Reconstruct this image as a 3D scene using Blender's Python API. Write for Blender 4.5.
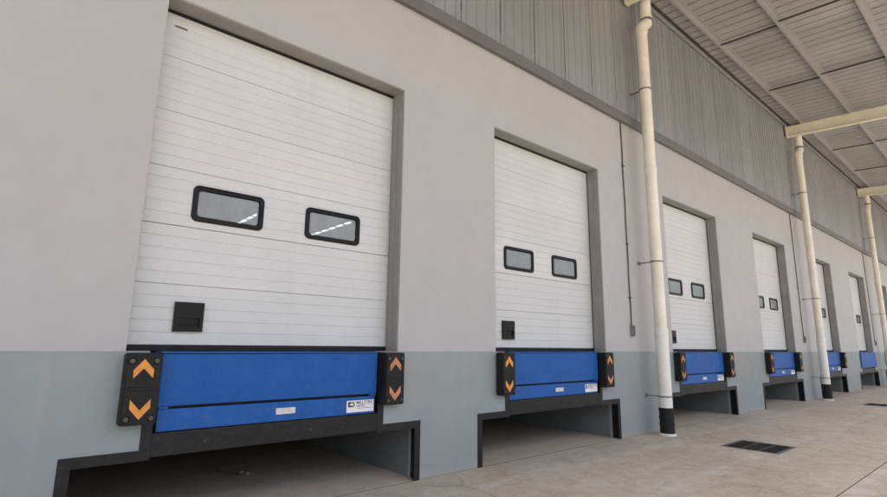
import bpy, bmesh, math, random
from mathutils import Vector, Matrix
random.seed(7)
S = bpy.context.scene
for o in list(bpy.data.objects): bpy.data.objects.remove(o)

# ------------------------------------------------------------------ camera
# solved from the door corners: x along the wall, y into the building (wall face y = 0), z up
F_PX, PITCH, ROLL, YAW, DIST, EYE = 512.84, 0.186, 0.0118, 0.7128, 4.3666, 1.3537
fw = Vector((math.sin(YAW)*math.cos(PITCH), math.cos(YAW)*math.cos(PITCH), math.sin(PITCH)))
rt = Vector((math.cos(YAW), -math.sin(YAW), 0)); up = rt.cross(fw)
R = rt*math.cos(ROLL) + up*math.sin(ROLL); U = up*math.cos(ROLL) - rt*math.sin(ROLL)
cam_data = bpy.data.cameras.new('camera'); cam = bpy.data.objects.new('camera', cam_data)
S.collection.objects.link(cam)
cam_data.sensor_width = 36; cam_data.lens = F_PX/887*36; cam_data.clip_end = 2000
M = Matrix((R, U, -fw)).transposed().to_4x4(); M.translation = Vector((0, -DIST, EYE))
cam.matrix_world = M
S.camera = cam

# ------------------------------------------------------------------ sky, sun, exposure
SUN_EL, SUN_AZ = math.radians(74), math.radians(195)     # high, out over the yard: the canopy shades the wall
W = bpy.data.worlds.new('World'); S.world = W; W.use_nodes = True
nt = W.node_tree; bg = nt.nodes['Background']
sky = nt.nodes.new('ShaderNodeTexSky'); sky.sky_type = 'NISHITA'; sky.sun_disc = False
sky.sun_elevation = SUN_EL; sky.sun_rotation = SUN_AZ
sky.air_density = 1.0; sky.dust_density = 5.0; sky.ozone_density = 1.0
hs = nt.nodes.new('ShaderNodeHueSaturation'); hs.inputs['Saturation'].default_value = 0.82   # thin overcast
nt.links.new(sky.outputs[0], hs.inputs['Color']); nt.links.new(hs.outputs[0], bg.inputs['Color'])
bg.inputs['Strength'].default_value = 0.13
sl = bpy.data.lights.new('sun', 'SUN'); sl.energy = 1.5; sl.angle = math.radians(12); sl.color = (1, .99, .98)
sun = bpy.data.objects.new('sun', sl); S.collection.objects.link(sun)
sd = Vector((math.sin(SUN_AZ)*math.cos(SUN_EL), math.cos(SUN_AZ)*math.cos(SUN_EL), math.sin(SUN_EL)))
sun.rotation_euler = sd.to_track_quat('Z', 'Y').to_euler(); sun.location = (0, 0, 40)
S.view_settings.view_transform = 'Standard'; S.view_settings.look = 'None'
S.view_settings.gamma = 1; S.view_settings.use_curve_mapping = False
S.view_settings.exposure = 1.60

# ------------------------------------------------------------------ helpers
class MB:
    """collects faces; build() links them as one mesh object"""
    def __init__(s): s.v = []; s.f = []
    def quad(s, a, b, c, d):
        n = len(s.v); s.v += [a, b, c, d]; s.f.append((n, n+1, n+2, n+3)); return s
    def box(s, x0, x1, y0, y1, z0, z1):
        n = len(s.v)
        s.v += [(x0,y0,z0),(x1,y0,z0),(x1,y1,z0),(x0,y1,z0),(x0,y0,z1),(x1,y0,z1),(x1,y1,z1),(x0,y1,z1)]
        for q in ((0,3,2,1),(4,5,6,7),(0,1,5,4),(1,2,6,5),(2,3,7,6),(3,0,4,7)): s.f.append(tuple(n+i for i in q))
        return s
    def prism(s, pts, y0, y1):                     # polygon in x,z (counter-clockwise seen from -y), thick in y
        n = len(s.v); k = len(pts)
        s.v += [(x, y0, z) for x, z in pts] + [(x, y1, z) for x, z in pts]
        s.f.append(tuple(range(n, n+k))); s.f.append(tuple(range(n+2*k-1, n+k-1, -1)))
        for i in range(k):
            j = (i+1) % k; s.f.append((n+i, n+k+i, n+k+j, n+j))
        return s
    def strip(s, pts, fn0, fn1, closed=True):      # profile swept between two ends, no caps
        n = len(s.v); k = len(pts)
        s.v += [fn0(p) for p in pts] + [fn1(p) for p in pts]
        for i in range(k if closed else k-1):
            j = (i+1) % k; s.f.append((n+i, n+j, n+k+j, n+k+i))
        return s
    def tube(s, path, radii, seg=20, caps=True):
        P = [Vector(p) for p in path]; n0 = len(s.v); ref = Vector((1, 0, 0))
        for i, p in enumerate(P):
            t = (P[min(i+1, len(P)-1)] - P[max(i-1, 0)]).normalized()
            if abs(t.dot(ref)) > .95: ref = Vector((0, 1, 0))
            a = (ref - t*t.dot(ref)).normalized(); b = t.cross(a); ref = a
            r = radii[i] if isinstance(radii, (list, tuple)) else radii
            s.v += [tuple(p + (a*math.cos(q) + b*math.sin(q))*r) for q in (2*math.pi*k/seg for k in range(seg))]
        for i in range(len(P)-1):
            for k in range(seg):
                l = (k+1) % seg
                s.f.append((n0+i*seg+k, n0+i*seg+l, n0+(i+1)*seg+l, n0+(i+1)*seg+k))
        if caps:
            s.f.append(tuple(n0+k for k in reversed(range(seg)))); s.f.append(tuple(n0+(len(P)-1)*seg+k for k in range(seg)))
        return s
    def mesh(s, name, bevel=0, smooth=False, flip=True):
        me = bpy.data.meshes.new(name); me.from_pydata(s.v, [], s.f)
        bm = bmesh.new(); bm.from_mesh(me)
        if flip: bmesh.ops.recalc_face_normals(bm, faces=bm.faces[:])
        if bevel:
            bmesh.ops.bevel(bm, geom=[e for e in bm.edges if e.is_manifold and e.calc_face_angle(0) > .5],
                            offset=bevel, segments=2, affect='EDGES', clamp_overlap=True)
        bm.to_mesh(me); bm.free()
        if smooth:
            for p in me.polygons: p.use_smooth = True
            try: me.set_sharp_from_angle(angle=math.radians(40))
            except Exception: pass
        return me

def link(name, me, mat, parent=None, loc=(0,0,0)):
    if mat and not me.materials: me.materials.append(mat)
    o = bpy.data.objects.new(name, me); S.collection.objects.link(o)
    o.parent = parent; o.location = loc
    return o
def thing(name, label, cat, loc=(0,0,0), group=None):
    o = bpy.data.objects.new(name, None); S.collection.objects.link(o); o.location = loc; o.empty_display_size = .2
    o['label'] = label; o['category'] = cat
    if group: o['group'] = group
    return o
def cells(us, vs, solid, pos, t0, t1):
    """slab with holes: grid of u,v cells, thickness t0..t1; pos(u, v, t) -> xyz"""
    m = MB(); idx = {}
    def V(i, j, t):
        k = (i, j, t)
        if k not in idx: idx[k] = len(m.v); m.v.append(pos(us[i], vs[j], t1 if t else t0))
        return idx[k]
    nu, nv = len(us)-1, len(vs)-1
    s = [[solid((us[i]+us[i+1])/2, (vs[j]+vs[j+1])/2) for j in range(nv)] for i in range(nu)]
    g = lambda i, j: 0 <= i < nu and 0 <= j < nv and s[i][j]
    for i in range(nu):
        for j in range(nv):
            if not s[i][j]: continue
            for t in (0, 1): m.f.append((V(i,j,t), V(i+1,j,t), V(i+1,j+1,t), V(i,j+1,t)))
            for (a, b, di, dj) in (((i,j),(i+1,j),0,-1), ((i+1,j),(i+1,j+1),1,0), ((i+1,j+1),(i,j+1),0,1), ((i,j+1),(i,j),-1,0)):
                if not g(i+di, j+dj): m.f.append((V(*a,0), V(*b,0), V(*b,1), V(*a,1)))
    return m
def rrect(w, h, r, n=5):                            # rounded rectangle outline in x,z
    pts = []
    for cx, cz, a0 in ((w/2-r, h/2-r, 0), (-w/2+r, h/2-r, 90), (-w/2+r, -h/2+r, 180), (w/2-r, -h/2+r, 270)):
        for k in range(n+1):
            a = math.radians(a0 + 90*k/n); pts.append((cx + r*math.cos(a), cz + r*math.sin(a)))
    return pts
def text_mesh(txt, size, bold=0.0):
    cu = bpy.data.curves.new('lettering', 'FONT'); cu.body = txt; cu.size = size; cu.offset = bold
    cu.align_x = 'LEFT'; cu.align_y = 'BOTTOM'; cu.extrude = .0004
    o = bpy.data.objects.new('lettering_curve', cu); S.collection.objects.link(o)
    dg = bpy.context.evaluated_depsgraph_get()
    me = bpy.data.meshes.new_from_object(o.evaluated_get(dg))
    bpy.data.objects.remove(o); me.transform(Matrix.Rotation(math.pi/2, 4, 'X')); return me

# ------------------------------------------------------------------ materials
class NT:
    def __init__(s, name):
        s.m = bpy.data.materials.new(name); s.m.use_nodes = True; s.t = s.m.node_tree
        s.b = s.t.nodes['Principled BSDF']; s.pos = s.n('ShaderNodeNewGeometry').outputs['Position']
    def n(s, ty, **kw):
        x = s.t.nodes.new(ty)
        for k, v in kw.items(): setattr(x, k, v)
        return x
    def l(s, a, b): s.t.links.new(a, b)
    def scaled(s, sc):
        mp = s.n('ShaderNodeMapping'); s.l(s.pos, mp.inputs[0]); mp.inputs['Scale'].default_value = sc; return mp.outputs[0]
    def noise(s, scale, detail=4, rough=.55, vec=None, dist=0):
        x = s.n('ShaderNodeTexNoise'); s.l(vec or s.pos, x.inputs['Vector'])
        x.inputs['Scale'].default_value = scale; x.inputs['Detail'].default_value = detail
        x.inputs['Roughness'].default_value = rough; x.inputs['Distortion'].default_value = dist
        return x.outputs['Fac']
    def ramp(s, fac, stops):
        x = s.n('ShaderNodeValToRGB'); s.l(fac, x.inputs[0]); e = x.color_ramp.elements
        while len(e) < len(stops): e.new(.5)
        for el, (p, c) in zip(e, stops):
            el.position = p; el.color = (*c, 1) if isinstance(c, (tuple, list)) else (c, c, c, 1)
        return x.outputs[0]
    def mix(s, a, b, f, mode='MIX'):
        x = s.n('ShaderNodeMix', data_type='RGBA', blend_type=mode)
        for sock, val in ((x.inputs[6], a), (x.inputs[7], b), (x.inputs[0], f)):
            if hasattr(val, 'links'): s.l(val, sock)
            else: sock.default_value = val if isinstance(val, float) else (*val, 1)
        return x.outputs[2]
    def math(s, op, a, b=0.0, c=None):
        x = s.n('ShaderNodeMath', operation=op)
        for i, val in enumerate((a, b, c)):
            if val is None: continue
            if hasattr(val, 'links'): s.l(val, x.inputs[i])
            else: x.inputs[i].default_value = val
        return x.outputs[0]
    def xyz(s, vec=None):
        x = s.n('ShaderNodeSeparateXYZ'); s.l(vec or s.pos, x.inputs[0]); return x.outputs
    def bump(s, h, strength, dist=.01):
        x = s.n('ShaderNodeBump'); s.l(h, x.inputs['Height']); x.inputs['Strength'].default_value = strength
        x.inputs['Distance'].default_value = dist; s.l(x.outputs[0], s.b.inputs['Normal'])
    def col(s, c):
        if hasattr(c, 'links'): s.l(c, s.b.inputs['Base Color'])
        else: s.b.inputs['Base Color'].default_value = (*c, 1)
    def rough(s, r):
        if hasattr(r, 'links'): s.l(r, s.b.inputs['Roughness'])
        else: s.b.inputs['Roughness'].default_value = r

def painted(name, c, rough=.5, metal=0, var=.12, scale=3.0, bump=.06, bscale=60, dirt=None, dirt_amt=.0, spec=.5, tint=0):
    t = NT(name); lo = tuple(x*(1-var) for x in c); hi = tuple(min(1, x*(1+var*.6)) for x in c)
    k = t.ramp(t.noise(scale, 6, .6), [(.3, lo), (.7, hi)])
    if dirt: k = t.mix(k, dirt, t.math('MULTIPLY', t.ramp(t.noise(scale*4, 8, .7), [(.5, 0.), (.72, 1.)]), dirt_amt))
    if tint: k = t.mix(k, t.ramp(t.n('ShaderNodeObjectInfo').outputs['Random'], [(0., 1.-tint), (1., 1.)]), 1., 'MULTIPLY')
    t.col(k); t.rough(t.ramp(t.noise(scale*2, 4), [(.3, max(0, rough-.08)), (.7, min(1, rough+.1))]))
    t.b.inputs['Metallic'].default_value = metal; t.b.inputs['Specular IOR Level'].default_value = spec
    if bump: t.bump(t.noise(bscale, 3), bump, .004)
    return t.m

ZP = 1.2835                                         # dock level: change of wall paint
def wall_material():
    t = NT('two_tone_wall_paint'); z = t.xyz()['Z']
    edge = t.math('ADD', z, t.math('MULTIPLY', t.math('SUBTRACT', t.noise(2.2, 5), .5), .012))
    sel = t.math('GREATER_THAN', edge, ZP)
    bigm = t.noise(.55, 5, .6); mid = t.noise(4, 6, .65)
    upc = t.ramp(bigm, [(.3, (.420, .418, .413)), (.7, (.450, .448, .443))])
    loc = t.ramp(bigm, [(.3, (.250, .278, .275)), (.7, (.298, .326, .322))])
    c = t.mix(loc, upc, sel)
    c = t.mix(c, (.955, .95, .945), t.ramp(mid, [(.35, 0.), (.8, 1.)]), 'MULTIPLY')
    # runs of dirt down the wall and a splash band along the ground
    runs = t.noise(1, 5, .6, t.scaled((5.5, 1, .28)))
    c = t.mix(c, (.42, .40, .37), t.math('MULTIPLY', t.ramp(runs, [(.56, 0.), (.78, 1.)]), .20))
    sp = t.math('ADD', t.math('MULTIPLY', z, 3.2), t.math('MULTIPLY', t.noise(9, 6, .7), .9))
    c = t.mix(c, (.43, .37, .30), t.math('MULTIPLY', t.ramp(sp, [(.38, 1.), (.85, 0.)]), .55))
    sc = t.noise(14, 8, .75, t.scaled((.35, 1, 1.6)))
    c = t.mix(c, (.30, .29, .28), t.math('MULTIPLY', t.ramp(sc, [(.66, 0.), (.76, 1.)]), .22))
    t.col(c); t.rough(t.ramp(mid, [(.3, .48), (.7, .66)]))
    t.bump(t.math('ADD', t.noise(90, 3), t.math('MULTIPLY', t.noise(6, 3), 2.5)), .14, .004)
    return t.m
def concrete_material():
    t = NT('apron_concrete')
    big = t.noise(.55, 6, .6, dist=.4); mid = t.noise(2.6, 7, .65, dist=.6); fine = t.noise(38, 6, .7)
    c = t.ramp(big, [(.28, (.560, .468, .360)), (.5, (.635, .545, .432)), (.72, (.690, .605, .495))])
    c = t.mix(c, t.ramp(mid, [(.30, (.72, .69, .65)), (.48, (.94, .93, .92)), (.72, (1., 1., 1.))]), .85, 'MULTIPLY')
    c = t.mix(c, t.ramp(fine, [(.32, .76), (.62, 1.)]), .85, 'MULTIPLY')
    c = t.mix(c, (.70, .64, .57), t.math('MULTIPLY', t.ramp(t.noise(13, 8, .8), [(.60, 0.), (.70, 1.)]), .55))
    c = t.mix(c, t.ramp(t.noise(7, 7, .75, dist=.5), [(.36, (.80, .77, .73)), (.56, (1., 1., 1.))]), .9, 'MULTIPLY')
    # broom / tyre streaks, pale scuffs and a few dark spots
    st = t.noise(1.5, 6, .7, t.scaled((.35, 3.4, 1)), dist=.5)
    c = t.mix(c, (.60, .55, .49), t.math('MULTIPLY', t.ramp(st, [(.54, 0.), (.68, 1.)]), .6))
    st2 = t.noise(1.2, 5, .7, t.scaled((2.6, .5, 1)), dist=.8)
    c = t.mix(c, (.28, .235, .195), t.math('MULTIPLY', t.ramp(st2, [(.60, 0.), (.76, 1.)]), .45))
    sp = t.n('ShaderNodeTexVoronoi'); t.l(t.pos, sp.inputs['Vector']); sp.inputs['Scale'].default_value = 2.3
    spot = t.math('MULTIPLY', t.ramp(sp.outputs['Distance'], [(.02, 1.), (.075, 0.)]), t.ramp(t.noise(1.3), [(.5, 0.), (.6, 1.)]))
    c = t.mix(c, (.12, .10, .085), t.math('MULTIPLY', spot, .55))
    # pale curved scuffs left by wheels
    wv = t.n('ShaderNodeTexWave', wave_type='RINGS'); t.l(t.scaled((1, 1.6, 1)), wv.inputs['Vector'])
    wv.inputs['Scale'].default_value = .16; wv.inputs['Distortion'].default_value = 3.0; wv.inputs['Detail Scale'].default_value = .5
    scuff = t.math('MULTIPLY', t.ramp(wv.outputs['Fac'], [(.93, 0.), (.985, 1.)]), t.ramp(t.noise(3, 5, .7), [(.45, 0.), (.62, 1.)]))
    c = t.mix(c, (.66, .62, .56), t.math('MULTIPLY', scuff, .6))
    # hairline cracks, only here and there
    vc = t.n('ShaderNodeTexVoronoi', feature='DISTANCE_TO_EDGE'); vc.inputs['Scale'].default_value = .55
    wp = t.n('ShaderNodeMix', data_type='VECTOR'); nz = t.n('ShaderNodeTexNoise'); t.l(t.pos, nz.inputs['Vector']); nz.inputs['Scale'].default_value = 1.7; nz.inputs['Detail'].default_value = 6
    wp.inputs[0].default_value = .22; t.l(t.pos, wp.inputs[4]); t.l(nz.outputs['Color'], wp.inputs[5]); t.l(wp.outputs[1], vc.inputs['Vector'])
    crk = t.math('MULTIPLY', t.ramp(vc.outputs['Distance'], [(.002, 1.), (.008, 0.)]), t.ramp(t.noise(.8, 3), [(.50, 0.), (.58, 1.)]))
    c = t.mix(c, (.17, .135, .10), t.math('MULTIPLY', crk, .4))
    # dust and sand gathered along the wall
    yy = t.xyz()['Y']; du = t.math('ADD', t.math('MULTIPLY', yy, -2.2), t.math('MULTIPLY', t.noise(3.5, 7, .7), 1.3))
    c = t.mix(c, (.60, .50, .38), t.math('MULTIPLY', t.ramp(du, [(.55, 1.), (.95, 0.)]), .35))
    t.col(c); t.rough(t.ramp(mid, [(.3, .62), (.7, .86)]))
    t.bump(t.math('ADD', fine, t.math('MULTIPLY', mid, 1.5)), .25, .006)
    return t.m
def tread_material():
    t = NT('blue_tread_plate'); o = t.xyz()
    a = t.math('MULTIPLY', t.math('ADD', o['X'], o['Z']), 150.0); b = t.math('MULTIPLY', t.math('SUBTRACT', o['X'], o['Z']), 150.0)
    h = t.math('MULTIPLY', t.math('SINE', a), t.math('SINE', b))
    bar = t.ramp(h, [(.35, 0.), (.8, 1.)])
    n = t.noise(5, 6, .6)
    c = t.ramp(n, [(.3, (.008, .080, .310)), (.7, (.012, .105, .375))])
    c = t.mix(c, (.016, .13, .43), t.math('MULTIPLY', bar, .8))
    c = t.mix(c, (.16, .17, .20), t.math('MULTIPLY', t.ramp(t.noise(22, 8, .75), [(.62, 0.), (.74, 1.)]), .30))
    t.col(c); t.rough(.48); t.b.inputs['Specular IOR Level'].default_value = .25; t.bump(bar, .7, .004); return t.m
def glass_material():
    t = NT('hazy_acrylic_pane')
    t.col(t.ramp(t.noise(9, 7, .7, t.scaled((1, 1, .5))), [(.3, (.40, .435, .44)), (.7, (.51, .545, .55))])); t.rough(.12)
    tr = t.n('ShaderNodeBsdfTransparent'); tr.inputs[0].default_value = (.86, .90, .90, 1)
    mx = t.n('ShaderNodeMixShader'); mx.inputs[0].default_value = .50
    t.l(t.b.outputs[0], mx.inputs[1]); t.l(tr.outputs[0], mx.inputs[2])
    t.l(mx.outputs[0], t.t.nodes['Material Output'].inputs['Surface']); return t.m
def lamp_material():
    t = NT('lit_lamp_diffuser'); t.col((.9, .9, .9)); t.b.inputs['Emission Color'].default_value = (.92, .97, 1, 1)
    t.b.inputs['Emission Strength'].default_value = 2.2; return t.m
def door_material():
    t = NT('white_door_panel'); n = t.noise(1.3, 6, .6)
    c = t.ramp(n, [(.3, (.590, .598, .590)), (.7, (.640, .648, .640))])
    runs = t.noise(1, 6, .65, t.scaled((9, 1, .5)))
    c = t.mix(c, (.50, .47, .42), t.math('MULTIPLY', t.ramp(runs, [(.55, 0.), (.8, 1.)]), .22))
    c = t.mix(c, t.ramp(t.n('ShaderNodeObjectInfo').outputs['Random'], [(0., .945), (1., 1.)]), 1., 'MULTIPLY')
    t.col(c); t.rough(.42); t.bump(t.noise(130, 3, .6), .22, .003); return t.m

M_wall = wall_material(); M_conc = concrete_material(); M_tread = tread_material(); M_pane = glass_material()
M_door = door_material(); M_lamp = lamp_material()
M_jamb = painted('grey_door_frame_paint', (.27, .268, .248), .5, 0, .14, 5, .05, dirt=(.16, .15, .13), dirt_amt=.4)
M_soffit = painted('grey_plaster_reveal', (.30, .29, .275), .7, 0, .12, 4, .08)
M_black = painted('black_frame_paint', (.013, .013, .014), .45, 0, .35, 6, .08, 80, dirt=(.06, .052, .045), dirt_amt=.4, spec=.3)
M_rubber = painted('black_rubber', (.012, .0115, .011), .62, 0, .3, 8, .15, 120, dirt=(.05, .045, .038), dirt_amt=.4, spec=.3)
M_plastic = painted('black_plastic', (.007, .007, .0075), .38, 0, .2, 8, .04, 120, spec=.22)
M_blue = painted('blue_steel_paint', (.010, .100, .370), .45, 0, .16, 3, .05, 40, dirt=(.10, .14, .22), dirt_amt=.35, spec=.25)
M_orange = painted('orange_reflective_chevron', (.78, .30, .045), .4, 0, .25, 14, .05, dirt=(.30, .14, .05), dirt_amt=.6)
M_worn = painted('worn_orange_chevron', (.62, .25, .09), .5, 0, .3, 18, .05, dirt=(.16, .08, .05), dirt_amt=.9)
M_bolt = painted('zinc_bolt', (.085, .085, .08), .35, .8, .15, 20, .05)
M_clad = painted('grey_wall_cladding', (.345, .356, .362), .44, .35, .06, 2.2, .015, dirt=(.24, .23, .22), dirt_amt=.2, tint=.12)
M_flash = painted('dark_grey_flashing', (.175, .172, .170), .5, .2, .15, 3, .03)
M_roof = painted('bare_roof_sheet', (.385, .382, .376), .5, .15, .12, 1.2, .03, dirt=(.27, .24, .20), dirt_amt=.45, tint=.16)
M_purlin = painted('galvanised_purlin', (.36, .355, .345), .48, .3, .10, 4, .04, dirt=(.30, .26, .22), dirt_amt=.4)
M_rod = painted('dark_sag_rod', (.05, .045, .04), .6, .2, .3, 6, .04)
M_cream = painted('cream_steel_paint', (.74, .715, .545), .45, 0, .10, 3, .05, dirt=(.38, .33, .22), dirt_amt=.35)
M_pipe = painted('cream_pipe_paint', (.82, .775, .660), .36, 0, .10, 2.5, .05, dirt=(.40, .35, .27), dirt_amt=.35)
M_pipew = painted('pale_pipe_sleeve', (.80, .785, .73), .36, 0, .10, 4, .05, dirt=(.42, .38, .31), dirt_amt=.4)
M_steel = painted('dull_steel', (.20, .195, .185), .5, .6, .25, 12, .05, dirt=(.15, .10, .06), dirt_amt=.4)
M_dark = painted('dark_conduit', (.095, .092, .088), .5, 0, .3, 10, .05)
M_box = painted('grey_box_plastic', (.22, .215, .205), .5, 0, .2, 10, .05)
M_plate = painted('aluminium_plate', (.62, .62, .60), .38, .4, .15, 30, .05, dirt=(.35, .35, .34), dirt_amt=.5)
M_white = painted('white_sticker_vinyl', (.80, .79, .77), .4, 0, .05, 20, 0)
M_ink = painted('dark_print', (.035, .030, .032), .5, 0, .2, 30, 0)
M_ink2 = painted('brown_print', (.20, .09, .085), .5, 0, .2, 30, 0)
M_grate = painted('cast_iron_grate', (.055, .055, .052), .5, .4, .3, 20, .1, dirt=(.14, .12, .095), dirt_amt=.5)
M_hall = painted('hall_lining', (.62, .63, .63), .7, 0, .08, 2, 0)
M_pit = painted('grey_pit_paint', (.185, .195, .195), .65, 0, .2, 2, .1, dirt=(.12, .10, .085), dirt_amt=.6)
M_joint = painted('dirty_joint_sealant', (.055, .046, .038), .85, 0, .4, 6, .1)
M_leaf = painted('dry_leaf', (.07, .055, .035), .8, 0, .3, 30, .1)
M_chip = painted('pale_stone_chip', (.40, .37, .33), .8, 0, .3, 30, .1)

# ------------------------------------------------------------------ measured layout
X0, X1 = -12.0, 50.0
CX = [s + 1.2117 for s in (.746, 4.631, 9.227, 13.830, 18.490, 23.410, 27.85)]   # dock centres along the wall
HW, HT = 1.2117, 4.187                               # door opening half width, head height
PITW, STEPW, PITZ = 1.52, 1.053, .58                 # truck-tail pit half width, leveller half width, soffit height
PIPEX = [8.22, 17.45, 26.65]
BEAMX = [-1.0, 8.16, 17.42, 26.62, 35.8, 45.0]
RZ, RS = 8.10, .06                                    # roof sheet height at the wall and its fall outward
FLZ0, FLZ1 = 5.23, 5.40

# ------------------------------------------------------------------ ground (setting)
GY0 = -14.9
DRAINS = [(7.955, 8.72, -1.90, -1.18), (16.64, 17.405, -1.88, -1.16)]
us = [-300, X0, X1, 300]; vs = [-300, GY0, 3.5, 300]
g = MB()
for i in range(3):
    for j in range(3):
        z = -.14 if (i == 1 and j == 1) else 0
        g.quad((us[i],vs[j],z),(us[i+1],vs[j],z),(us[i+1],vs[j+1],z),(us[i],vs[j+1],z))
g.quad((X0,GY0,0),(X1,GY0,0),(X1,GY0,-.14),(X0,GY0,-.14)); g.quad((X0,GY0,0),(X0,3.5,0),(X0,3.5,-.14),(X0,GY0,-.14))
g.quad((X1,GY0,0),(X1,3.5,0),(X1,3.5,-.14),(X1,GY0,-.14)); g.quad((X0,3.5,0),(X1,3.5,0),(X1,3.5,-.14),(X0,3.5,-.14))
ground = link('ground', g.mesh('ground'), M_conc); ground['kind'] = 'structure'
jx = [X0+.01] + [.45 + 9.2*k for k in range(6)] + [X1-.01]; jy = [GY0+.01, -11.9, -8.9, -5.9, -2.9, -.010]
jg = .007
for a, b in zip(jx[:-1], jx[1:]):
    for c, d in zip(jy[:-1], jy[1:]):
        hs_ = [h for h in DRAINS if a < h[0] < b and c < h[2] < d]
        xs = sorted({a+jg, b-jg} | {v for h in hs_ for v in h[:2]}); ys = sorted({c+jg, d-jg} | {v for h in hs_ for v in h[2:]})
        m = cells(xs, ys, lambda x, y: not any(h[0] < x < h[1] and h[2] < y < h[3] for h in hs_), lambda u, v, t: (u, v, t), -.13, 0)
        link('concrete_slab', m.mesh('concrete_slab'), M_conc, ground)
for y in jy[1:-1]: link('joint_filler', MB().box(X0+.02, X1-.02, y-.0068, y+.0068, -.05, -.003).mesh('joint_filler'), M_joint, ground)
for x in jx[1:-1]:
    for c, d in zip(jy[:-1], jy[1:]): link('joint_filler', MB().box(x-.0068, x+.0068, c+.007, d-.007, -.05, -.008).mesh('joint_filler'), M_joint, ground)
link('joint_filler', MB().box(X0+.02, X1-.02, -.0168, .0055, -.05, -.0035).mesh('joint_filler'), M_joint, ground)
for c in CX:
    link('concrete_slab', MB().box(c-PITW+.002, c+PITW-.002, .006, 3.35, -.13, -.003).mesh('pit_slab'), M_conc, ground)

# ------------------------------------------------------------------ warehouse
bld = thing('warehouse_building', 'long warehouse wall, off-white plaster above grey paint, ribbed metal cladding on top', 'building')
def wall_solid(x, z):
    for c in CX:
        d = abs(x-c)
        if ZP < z < HT and d < HW: return False
        if z < PITZ and d < PITW: return False
        if PITZ < z < ZP and d < STEPW: return False
    return True
xs = sorted({X0, X1} | {c+s*w for c in CX for s in (-1, 1) for w in (HW, PITW, STEPW)})
zs = [-.12, PITZ, ZP, HT, 5.6]
link('wall', cells(xs, zs, wall_solid, lambda u, v, t: (u, t, v), 0, .19).mesh('wall'), M_wall, bld)
link('inner_wall', MB().box(X0, X1, .05, .19, 5.6, 10).mesh('inner_wall'), M_hall, bld)
# jamb and head linings of every door opening, pit linings
jm_me = {}
for sd_ in (-1, 1):
    q = lambda u, v: (min(sd_*u, sd_*v), max(sd_*u, sd_*v))
    jm = MB().box(*q(HW-(.012 if sd_ > 0 else .003), HW-.001), .012, .1885, ZP+.003, HT-.013)
    if sd_ > 0: jm.box(*q(HW-.020, HW-.0122), .100, .1885, ZP+.003, HT-.013)
    jm_me[sd_] = jm.mesh('door_lining')
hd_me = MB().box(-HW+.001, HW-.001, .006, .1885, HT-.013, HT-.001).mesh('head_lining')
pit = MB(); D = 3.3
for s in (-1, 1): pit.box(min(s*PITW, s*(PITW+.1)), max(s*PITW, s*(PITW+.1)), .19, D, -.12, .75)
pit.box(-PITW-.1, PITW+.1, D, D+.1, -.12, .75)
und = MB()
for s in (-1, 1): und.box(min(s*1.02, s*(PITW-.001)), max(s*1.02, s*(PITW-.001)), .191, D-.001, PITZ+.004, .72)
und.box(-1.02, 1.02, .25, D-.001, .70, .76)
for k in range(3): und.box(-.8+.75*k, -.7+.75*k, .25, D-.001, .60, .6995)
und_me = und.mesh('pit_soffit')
pit_me = pit.mesh('pit_lining')
for c in CX:
    for sd_ in (-1, 1): link('door_lining', jm_me[sd_], M_jamb, bld, (c, 0, 0))
    link('head_lining', hd_me, M_soffit, bld, (c, 0, 0))
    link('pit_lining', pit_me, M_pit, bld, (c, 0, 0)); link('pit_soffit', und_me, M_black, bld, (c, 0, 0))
# ribbed cladding sheets, each its own piece
def rib_profile(width, ribs, crest, foot, depth, th, gap):
    p = width/ribs; top = [(0, 0)]
    for k in range(ribs):
        c = (k+.5)*p; top += [(c-foot/2, 0), (c-crest/2, -depth), (c+crest/2, -depth), (c+foot/2, 0)]
    top += [(width-gap, 0)]
    return top + [(x, y+th) for x, y in reversed(top)]
SW = .74
prof = rib_profile(SW, 4, .018, .046, .018, .004, .016)
cl_me = MB().strip(prof, lambda q: (q[0], q[1], FLZ1-.06), lambda q: (q[0], q[1], RZ+.02)).mesh('cladding_sheet')
x = .315 - SW*16
while x < X1-SW:
    link('cladding_sheet', cl_me, M_clad, bld, (x, -.022, 0)); x += SW
link('cladding_backing', MB().box(X0, X1, .002, .048, 5.6005, RZ-.02).mesh('cladding_backing'), M_rod, bld)
# flashing: overlapping lengths
fl = [(-.001, FLZ0-.002), (-.072, FLZ0-.012), (-.074, FLZ0), (-.074, FLZ1-.03), (-.052, FLZ1), (-.050, FLZ1-.002), (-.068, FLZ1-.032), (-.068, FLZ0+.004), (-.001, FLZ0+.004)]
L = 6.1; x = X0
while x < X1:
    e = min(x+L-.006, X1)
    link('flashing', MB().strip(fl, lambda q: (0, q[0], q[1]), lambda q: (e-x, q[0], q[1])).mesh('flashing'), M_flash, bld, (x, 0, 0)); x += L
# hall behind the doors
hall = MB(); hz = 1.25
hall.quad((X0,.19,hz),(X1,.19,hz),(X1,34,hz),(X0,34,hz)); hall.quad((X0,.05,10),(X1,.05,10),(X1,34,10),(X0,34,10))
hall.quad((X0,34,hz),(X1,34,hz),(X1,34,10),(X0,34,10)); hall.quad((X0,.05,0),(X0,34,0),(X0,34,10),(X0,.05,10)); hall.quad((X1,.05,0),(X1,34,0),(X1,34,10),(X1,.05,10))
link('hall_lining', hall.mesh('hall_lining', flip=False), M_hall, bld)
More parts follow.
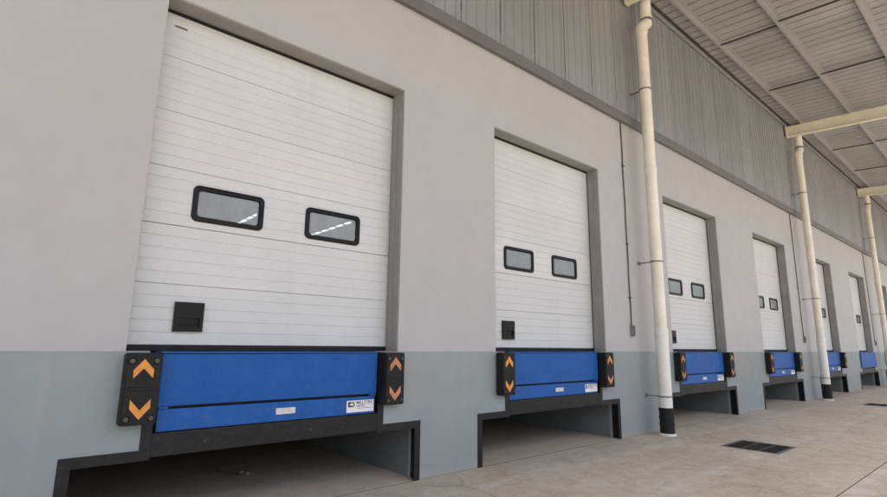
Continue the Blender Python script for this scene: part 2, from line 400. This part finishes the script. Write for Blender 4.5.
# rows of lit lamps in the hall, seen through the door windows
lampb = MB().box(-.09, .09, -.28, .28, 0, .05).mesh('lamp_body'); lampd = MB().box(-.08, .08, -.27, .27, -.03, -.001).mesh('diffuser')
for rx, tx in ((5.15, 'nearest row'), (9.7, 'row showing in nearest left window'), (14.2, 'row showing in nearest right window'), (18.7, 'fourth row'), (23.2, 'fifth row')):
    for k in range(8):
        t = thing('hall_lamp', 'lit white strip lamp inside the hall, ' + tx, 'lamp', (rx, 19.4+.88*k, 8), 'lit strip lamps in ' + tx)
        link('lamp_body', lampb, M_plate, t); link('diffuser', lampd, M_lamp, t)
        link('hanger', MB().box(-.01, .01, -.01, .01, .05, 2.0).mesh('hanger') if (k == 0 and rx == 5.15) else bpy.data.meshes['hanger'], M_steel, t)

# ------------------------------------------------------------------ canopy
can = thing('canopy_roof', 'grey ribbed metal canopy roof on purlins high above the loading apron', 'canopy', (0, 0, RZ))
RW, CY = 1.028, -6.75
rp = rib_profile(RW, 4, .022, .050, .036, .003, .001)
rs_me = MB().strip(rp, lambda q: (q[0], 0, -q[1]), lambda q: (q[0], CY, -q[1] + RS*CY)).mesh('roof_sheet')
x = X0 + .4
while x < X1-RW:
    link('roof_sheet', rs_me, M_roof, can, (x, -.03, 0)); x += RW
PY = [-.53, -1.68, -2.93, -4.15, -5.37, -6.59]; PH = .12
for a, b in zip(BEAMX[:-1], BEAMX[1:]):
    for y in PY:
        z1 = RS*y - .004; z0 = z1 - PH
        m = MB().box(a+.01, b-.01, y, y+.003, z0, z1)                        # web
        m.box(a+.01, b-.01, y+.003, y+.045, z0, z0+.003); m.box(a+.01, b-.01, y+.042, y+.045, z0+.003, z0+.02)
        m.box(a+.01, b-.01, y-.06, y, z1-.003, z1)
        link('purlin', m.mesh('purlin'), M_purlin, can)
    for f in (1/3, 2/3):
        for k, (ya, yb) in enumerate(zip([-.05]+PY[:-1], PY)):
            if k == 0: continue
            xx = a + (b-a)*f + .02 + .14*(k % 2)
            link('sag_rod', MB().tube([(xx, ya, RS*ya-.085), (xx, yb, RS*yb-.085)], .020, 8).mesh('sag_rod'), M_rod, can)
    # angle trim where the sheets meet the cladding
    m = MB().box(a+.004, b-.004, -.100, -.050, -.075, -.071); m.box(a+.004, b-.004, -.104, -.100, -.075, -.02)
    link('eave_trim', m.mesh('eave_trim'), M_purlin, can)
    link('eave_shade_strip', MB().box(a+.004, b-.004, -.150, -.106, -.040, -.004).mesh('eave_shade_strip'), M_rod, can)  # dark strip added to stand for the shadowed gap between trim and sheets

names_b = ['outside the left of the frame', 'at the top of the first cream downpipe', 'crossing above the second cream downpipe', 'above the farthest downpipe', 'beyond the farthest downpipe', 'last toward the far end']
for i, bx in enumerate(BEAMX):
    t = thing('canopy_beam', 'cream steel beam under the canopy, ' + names_b[i], 'beam', (bx, -.06, RZ), 'cream canopy beams')
    def zz(y): return RS*y - .004 - PH - .002
    ya, yb = -.045, -6.62
    def sl(x0, x1, dz0, dz1):
        m = MB(); m.v = [(x0,ya,zz(ya)+dz0),(x1,ya,zz(ya)+dz0),(x1,yb,zz(yb)+dz0),(x0,yb,zz(yb)+dz0),(x0,ya,zz(ya)+dz1),(x1,ya,zz(ya)+dz1),(x1,yb,zz(yb)+dz1),(x0,yb,zz(yb)+dz1)]
        m.f = [(0,3,2,1),(4,5,6,7),(0,1,5,4),(1,2,6,5),(2,3,7,6),(3,0,4,7)]; return m
    link('web', sl(-.004, .004, -.30, -.010).mesh('web'), M_cream, t)
    link('bottom_flange', sl(-.065, .065, -.318, -.3005).mesh('bottom_flange'), M_cream, t)
    link('top_flange', sl(-.065, .065, -.0095, 0).mesh('top_flange'), M_cream, t)
    link('end_plate', MB().box(-.075, .075, -.012+.0, .015, zz(0)-.33, zz(0)+.02).mesh('end_plate'), M_cream, t, (0, -.03, 0))

# ------------------------------------------------------------------ sectional doors
ORD = ['nearest', 'second', 'third', 'fourth', 'fifth', 'sixth', 'farthest']
DY = .21                                             # door face
SEC = [ZP + .045, ZP+.53] + [ZP+.53+.486*k for k in range(1, 6)]
WZ0, WZ1, WX0, WX1 = 2.385, 2.650, .235, .795        # window hole
def panel_mesh(z0, z1, windows):
    rows = [(z0+.0014, .010), (z0+.0014, .003), (z0+.005, 0)]
    n = 5; p = (z1-z0)/n
    for k in range(1, n):
        z = z0 + p*k; rows += [(z-.007, 0), (z-.002, .0045), (z+.002, .0045), (z+.007, 0)]
    rows += [(z1-.005, 0), (z1-.0014, .003), (z1-.0014, .010)]
    xs = [-1.27, 1.27]
    if windows:
        rows = sorted(rows + [(WZ0, 0), (WZ1, 0)]); xs = [-1.27, -WX1, -WX0, WX0, WX1, 1.27]
        rows.sort(key=lambda r: r[0])
    m = MB()
    for i in range(len(xs)-1):
        for j in range(len(rows)-1):
            xm = abs((xs[i]+xs[i+1])/2); zm = (rows[j][0]+rows[j+1][0])/2
            if windows and WX0 < xm < WX1 and WZ0 < zm < WZ1: continue
            (za, ya), (zb, yb) = rows[j], rows[j+1]
            m.quad((xs[i], ya, za), (xs[i+1], ya, za), (xs[i+1], yb, zb), (xs[i], yb, zb))
            if j in (0, len(rows)-2): continue
            m.quad((xs[i], .04, za), (xs[i], .04, zb), (xs[i+1], .04, zb), (xs[i+1], .04, za))
    return m.mesh('panel', flip=False)
panel_me = [panel_mesh(SEC[k], SEC[k+1], k == 2) for k in range(6)]
def frame_mesh():
    m = MB(); loops = [(.617, .318, .050, .0), (.613, .314, .048, -.012), (.600, .301, .044, -.016), (.538, .239, .034, -.016), (.526, .227, .030, -.008), (.522, .223, .028, .045)]
    rings = []
    for w, h, r, y in loops:
        n = len(m.v); pts = rrect(w, h, r); m.v += [(px, y, pz) for px, pz in pts]; rings.append((n, len(pts)))
    for (a, k), (b, _) in zip(rings[:-1], rings[1:]):
        for i in range(k):
            j = (i+1) % k; m.f.append((a+i, a+j, b+j, b+i))
    return m.mesh('window_frame', smooth=True)
fr_me = frame_mesh()
pane_me = MB().prism(rrect(.524, .225, .028), 0, .004).mesh('pane')
seal = MB().box(-1.26, 1.26, -.004, .03, ZP-.001, ZP+.046).mesh('bottom_seal', .004)
hw_, hh = .225, .238
hp = cells([-hw_/2, -.075, .085, hw_/2], [-hh/2, -.085, -.005, hh/2], lambda x, z: not (-.075 < x < .085 and -.085 < z < -.005), lambda u, v, t: (u, t, v), -.026, -.0005)
hp.box(-.077, .087, -.004, -.001, -.087, -.003)
hp_me = hp.mesh('handle_plate'); grip_me = MB().box(-.068, .078, -.030, -.020, -.086, -.076).box(-.074, .084, -.022, -.012, -.060, -.052).mesh('grip', .002)
js_me = [MB().box(min(s*(HW-.008), s*(HW+.02)), max(s*(HW-.008), s*(HW+.02)), -.019, -.003, ZP, HT-.04).mesh('side_seal') for s in (-1, 1)]
hs_me = MB().box(-HW-.02, HW+.02, -.020, -.003, HT-.036, HT+.02).mesh('head_seal')
extra = ['with a small dark tag near its top', 'left of the wall cable and first downpipe', 'partly behind the first cream downpipe', 'left of the second cream downpipe',
         'mostly hidden behind the second downpipe', 'above the blue leveller without bumpers', 'almost hidden by the last downpipe']
for i, c in enumerate(CX):
    d = thing('dock_door', 'white ribbed sectional dock door, %s in the row, %s' % (ORD[i], extra[i]), 'dock door', (c, DY, 0), 'white sectional dock doors')
    for me in panel_me: link('panel', me, M_door, d)
    link('bottom_seal', seal, M_rubber, d); [link('side_seal', me, M_rubber, d) for me in js_me]; link('head_seal', hs_me, M_rubber, d)
    for s in (-1, 1):
        f = link('window', fr_me, M_plastic, d, (s*.515, 0, 2.517))
        link('pane', pane_me, M_pane, f, (0, .004, 0))
    h = link('handle_plate', hp_me, M_plastic, d, (-.7625, -.001, 1.554)); link('grip', grip_me, M_plastic, h)
    if i == 0: link('tag', MB().box(-1.108, -1.008, -.003, -.0005, 4.040, 4.056).mesh('tag'), M_dark, d)

# ------------------------------------------------------------------ dock levellers
def leveller_frame(side):
    m = MB(); t = .07
    for s in (side,):
        def b(x0, x1, y0, y1, z0, z1): m.box(min(s*x0, s*x1), max(s*x0, s*x1), y0, y1, z0, z1)
        b(PITW-t, PITW+.004, -.008, -.001, 0, PITZ-.072)                       # pit leg, face and return
        b(PITW-.012, PITW-.002, -.001, .13, 0, PITZ-.072)
        b(STEPW-t, PITW+.004, -.008, -.001, PITZ-.071, PITZ+.002)               # step
        b(STEPW-t, PITW-.002, -.001, .13, PITZ-.012, PITZ-.002)
        b(STEPW-t, STEPW+.002, -.007, -.001, PITZ+.003, ZP-.012)
        b(STEPW-.012, STEPW-.002, -.001, .13, PITZ+.003, ZP-.012)
    return m.mesh('edge_frame', .0015)
fr1 = [leveller_frame(-1), leveller_frame(1)]
XB = STEPW-.071
beam_me = MB().box(-XB, XB, -.006, .008, .527, .692).box(-XB, XB, .008, .15, .527, .537).box(-XB, XB, .008, .10, .680, .690).mesh('front_beam', .002)
back_me = MB().box(-XB, XB, .075, .09, .694, 1.262).mesh('back_plate')
face_me = MB().box(-.957, .957, .012, .030, .697, .856).box(-.957, .957, .030, .07, .697, .703).mesh('face_plate', .003)
lip_me = MB().box(-.965, .965, -.002, .018, .879, 1.262).mesh('lip_plate', .004)
deck_me = MB().box(-.975, .975, -.006, 2.3, 1.268, 1.279).mesh('deck_plate', .002)
keep_me = MB().box(-.034, .034, -.004, .030, -.0025, .0145).mesh('lip_keeper', .003)
bolt_me = MB().tube([(0, 0, 0), (0, -.004, 0), (0, -.0045, 0)], [.012, .012, .009], 12).tube([(0, -.004, 0), (0, -.013, 0)], [.007, .007], 6).mesh('bolt')
plate_me = MB().box(-.088, .088, -.0025, 0, -.026, .026).mesh('name_plate', .001)
stk_me = MB().box(-.150, .150, -.0015, 0, -.054, .054).mesh('sticker')
lg = MB().prism([(-.135, -.005), (-.100, -.005), (-.100, .008), (-.115, .012), (-.115, .026), (-.100, .030), (-.100, .043), (-.135, .043)], -.0022, -.0016)
ring = []
for k in range(18):
    a = math.radians(200 + 300*k/17); ring.append((-.083+.021*math.cos(a), .018+.024*math.sin(a)))
ring += [(-.083+.011*math.cos(math.radians(500-300*k/17)), .018+.013*math.sin(math.radians(500-300*k/17))) for k in range(18)]
lg.prism(ring, -.0022, -.0016); logo_me = lg.mesh('logo')
tx1 = text_mesh('MILLTON', .042, .0003); tx2 = text_mesh('LIMITED', .028, .0002)
lin = MB().box(-.04, .12, -.0022, -.0016, -.021, -.017).mesh('print_line')
for i, c in enumerate(CX):
    wide = (i == 5)
    d = thing('dock_leveller', 'blue steel dock leveller in black frame under the %s door%s' % (ORD[i], ', full width without bumpers' if wide else ', %s' % ('flanked by bright chevron bumpers' if i == 0 else 'between two black bumpers')), 'dock leveller', (c, 0, 0), 'blue dock levellers')
    for me in fr1: link('edge_frame', me, M_black, d)
    if wide:
        link('lip_plate', MB().box(-1.215, 1.215, -.040, -.012, .72, 1.262).mesh('wide_lip_plate', .004), M_tread, d)
        link('front_beam', beam_me, M_black, d); link('deck_plate', deck_me, M_blue, d); continue
    b = link('front_beam', beam_me, M_black, d)
    for bx in (-.61, .28): link('bolt', bolt_me, M_bolt, b, (bx, -.006, .60))
    link('back_plate', back_me, M_black, d); link('lip_plate', lip_me, M_tread, d); link('deck_plate', deck_me, M_blue, d)
    f = link('face_plate', face_me, M_blue, d)
    for s in (-1, 1): link('lip_keeper', keep_me, M_blue, d, (s*.925, 0, .862))
    link('name_plate', plate_me, M_plate, f, (.045, .011, .779))
    sp = link('sticker', stk_me, M_white, d, (.795, .011, .770))
    link('logo', logo_me, M_ink, sp)
    link('lettering', tx1, M_ink, sp, (-.046, -.0019, .010)); link('lettering', tx2, M_ink2, sp, (-.046, -.0019, -.013)); link('print_line', lin, M_ink2, sp)

# ------------------------------------------------------------------ bumpers
bw, bh, bd = .23, .50, .12
body = MB().box(-bw/2, bw/2, -bd, -.009, -bh/2, bh/2).mesh('bumper_body', .010)
rim = MB().box(-.085, .085, -bd-.003, -bd+.001, -.012, .012).mesh('centre_rib', .002)
def T(z): return bh/2 - z
up_pts = [(-.065, T(.118)), (-.062, T(.176)), (0, T(.108)), (.062, T(.176)), (.065, T(.118)), (0, T(.042))]
dn_pts = [(-.065, T(.322)), (-.065, T(.384)), (0, T(.460)), (.065, T(.384)), (.065, T(.322)), (0, T(.398))]
chev_up = MB().prism(up_pts, -bd-.003, -bd+.001).mesh('chevron'); chev_dn = MB().prism(dn_pts, -bd-.003, -bd+.001).mesh('chevron')
bb = MB().tube([(0, .0, 0), (0, -.0035, 0)], [.017, .017], 16).tube([(0, -.003, 0), (0, -.010, 0)], [.0095, .0095], 6).mesh('bumper_bolt')
bring = MB()
for k in range(20):
    a0, a1 = 2*math.pi*k/20, 2*math.pi*(k+1)/20
    P = lambda r, a, y: (r*math.cos(a), y, r*math.sin(a))
    bring.quad(P(.026, a0, 0), P(.026, a1, 0), P(.022, a1, -.005), P(.022, a0, -.005)); bring.quad(P(.022, a0, -.005), P(.022, a1, -.005), P(.018, a1, 0), P(.018, a0, 0))
bring_me = bring.mesh('bolt_collar')
for i, c in enumerate(CX):
    if i == 5: continue
    for s in (-1, 1):
        side = 'left' if s < 0 else 'right'
        look = 'bright orange chevrons' if (i == 0 and s < 0) else 'worn orange chevrons'
        t = thing('dock_bumper', 'black rubber dock bumper with %s, %s side of the %s leveller' % (look, side, ORD[i]), 'dock bumper', (c+s*1.105, 0, 1.022), 'black chevron dock bumpers')
        b = link('bumper_body', body, M_rubber, t); link('centre_rib', rim, M_rubber, b)
        mt = M_orange if (i == 0 and s < 0) or (i == 1 and s < 0) else M_worn
        for me in (chev_up, chev_dn):
            o = link('chevron', me.copy() if mt is M_worn else me, None, t)
            o.data.materials.clear(); o.data.materials.append(mt)
        for px in (-.078, .078):
            for pz in (.195, -.205):
                h = link('bolt', bb, M_bolt, t, (px, -bd-.001, pz)); link('bolt_collar', bring_me, M_rubber, h)

# ------------------------------------------------------------------ downpipes
pl = ['first cream downpipe, between the second and third doors', 'second cream downpipe, between the fourth and fifth doors', 'farthest cream downpipe, at the right edge']
r = .096
for i, px in enumerate(PIPEX):
    t = thing('downpipe', pl[i] + ', with black foot', 'downpipe', (px, -.30, 0), 'cream downpipes')
    link('pipe', MB().tube([(0,0,1.60), (0,0,7.02)], [r, r], 28).mesh('pipe', smooth=True), M_pipe, t)
    link('coupling', MB().tube([(0,0,4.30),(0,0,4.31),(0,0,4.42),(0,0,4.43)], [r+.001,r+.008,r+.008,r+.001], 28).mesh('coupling', smooth=True), M_pipe, t)
    link('elbow', MB().tube([(0,0,6.96),(0,0,7.04),(.012,0,7.10),(.20,0,7.26),(.215,0,7.33),(.215,0,7.40)], [r+.010]*6, 28).mesh('elbow', smooth=True), M_pipe, t)
    link('elbow_shade_band', MB().tube([(.213,0,7.285),(.2145,0,7.30),(.215,0,7.345),(.215,0,7.355)], [r+.008,r+.013,r+.013,r+.008], 28).mesh('elbow_shade_band', smooth=True), M_steel, t)  # added darker ring, stands for the shadow patch under the upper bend
    link('upper_pipe', MB().tube([(.215,0,7.38), (.215,0,RZ-.06)], [r, r], 28).mesh('upper_pipe', smooth=True), M_pipe, t)
    link('sleeve', MB().tube([(0,0,.40),(0,0,1.42),(0,0,1.52),(0,0,1.64),(0,0,1.66)], [r+.006,r+.006,r+.012,r+.012,r+.001], 28).mesh('sleeve', smooth=True), M_pipew, t)
    ft = link('foot', MB().tube([(0,0,.035),(0,0,.15),(0,0,.155),(0,0,.185),(0,0,.19),(0,0,.24),(0,0,.245),(0,0,.275),(0,0,.28),(0,0,.36),(0,0,.365),(0,0,.415),(0,0,.42)],
         [r+.014,r+.012,r+.020,r+.020,r+.011,r+.011,r+.020,r+.020,r+.011,r+.011,r+.018,r+.018,r+.006], 28).mesh('foot', smooth=True), M_rubber, t)
    link('foot_ring', MB().tube([(0,0,-.01),(0,0,.02),(0,0,.035)], [r+.035,r+.034,r+.016], 28).mesh('foot_ring', smooth=True), M_pipew, ft)
    for z in (.59, 2.76, 5.86):
        y1 = .30 if z < 5 else .265
        m = MB().box(-.035, .005, r-.01, y1-.001, -.006, .006).box(-.06, .03, y1-.009, y1-.001, -.03, .03)
        b = link('bracket', m.mesh('bracket', .001), M_steel, t, (-.01, 0, z))
        link('clamp_ring', MB().tube([(0,0,-.011),(0,0,-.0105),(0,0,.0105),(0,0,.011)], [r,r+.010,r+.010,r], 28, caps=False).mesh('clamp_ring', smooth=True), M_steel, b, (.01, 0, 0))

# ------------------------------------------------------------------ wall cables with switch boxes
for i, (x, wh) in enumerate(((7.82, 'left of the first downpipe'), (17.02, 'left of the second downpipe'), (26.22, 'left of the farthest downpipe'))):
    t = thing('wall_cable', 'dark cable down the wall to a small grey switch box, ' + wh, 'cable', (x, 0, 0), 'wall cables with switch boxes')
    pts = [(.006*math.sin(k*1.7+i), -.014, 1.70+(FLZ0-1.70)*k/14) for k in range(15)]
    link('cable', MB().tube(pts, .0105, 8).mesh('cable', smooth=True), M_dark, t)
    b = link('switch_box', MB().box(-.035, .035, -.055, -.001, 1.525, 1.705).mesh('switch_box', .005), M_box, t)
    link('cover', MB().box(-.026, .026, -.060, -.0555, 1.540, 1.690).mesh('cover', .002), M_dark, b)
    for z in (2.15, 3.05, 4.42): link('clip', MB().box(-.028, .028, -.030, -.001, z-.012, z+.012).mesh('clip', .002), M_dark, t)

# ------------------------------------------------------------------ drains
for i, (a, b, c, d) in enumerate(DRAINS):
    t = thing('floor_drain', 'black barred drain grate set in the concrete, ' + ('nearer one, in front of the first downpipe' if i == 0 else 'farther one, at the right edge'), 'drain grate', ((a+b)/2, (c+d)/2, 0), 'drain grates')
    w, h = (b-a)/2, (d-c)/2; e = .035
    m = MB().box(-w+.001, w-.001, -h+.001, -h+e, -.06, .003).box(-w+.001, w-.001, h-e, h-.001, -.06, .003)
    m.box(-w+.001, -w+e, -h+e, h-e, -.06, .003).box(w-e, w-.001, -h+e, h-e, -.06, .003)
    link('frame', m.mesh('frame'), M_steel, t)
    n = 3; L = 2*(h-e-.003)/n
    for k in range(n):
        y0 = -h+e+.003 + L*k; gm = MB()
        gm.box(-w+e+.003, w-e-.003, y0+.002, y0+.016, -.045, 0).box(-w+e+.003, w-e-.003, y0+L-.016, y0+L-.002, -.045, 0)
        q = 15
        for j in range(q+1):
            xx = -w+e+.004 + (2*(w-e)-.018)*j/q; gm.box(xx, xx+.010, y0+.016, y0+L-.016, -.044, -.001)
        link('grate', gm.mesh('grate'), M_grate, t)

# ------------------------------------------------------------------ litter on the floor of the nearest pit
def scrap(name, label, cat, loc, size, mat, seed):
    rnd = random.Random(seed); bm = bmesh.new(); bmesh.ops.create_icosphere(bm, subdivisions=2, radius=1)
    for v in bm.verts: v.co = Vector((v.co.x*size[0], v.co.y*size[1], v.co.z*size[2]))*(1+rnd.uniform(-.3, .3))
    lo = min(v.co.z for v in bm.verts)
    for v in bm.verts: v.co.z -= lo
    me = bpy.data.meshes.new(name); bm.to_mesh(me); bm.free()
    o = link(name, me, mat, None, loc); o['label'] = label; o['category'] = cat; return o
scrap('dry_leaf', 'curled dark leaf on the floor of the nearest pit', 'leaf', (2.03, 1.55, -.003), (.05, .03, .035), M_leaf, 1)
for k, (dx, dy) in enumerate(((0, 0), (.05, .06), (-.04, .08), (.09, -.02))):
    scrap('stone_chip', 'small stone chips lying beside the leaf in the nearest pit', 'stone chip', (2.12+dx, 1.31+dy, -.003), (.02, .018, .012), M_chip if k % 2 else M_leaf, 5+k)['group'] = 'stone chips in the nearest pit'
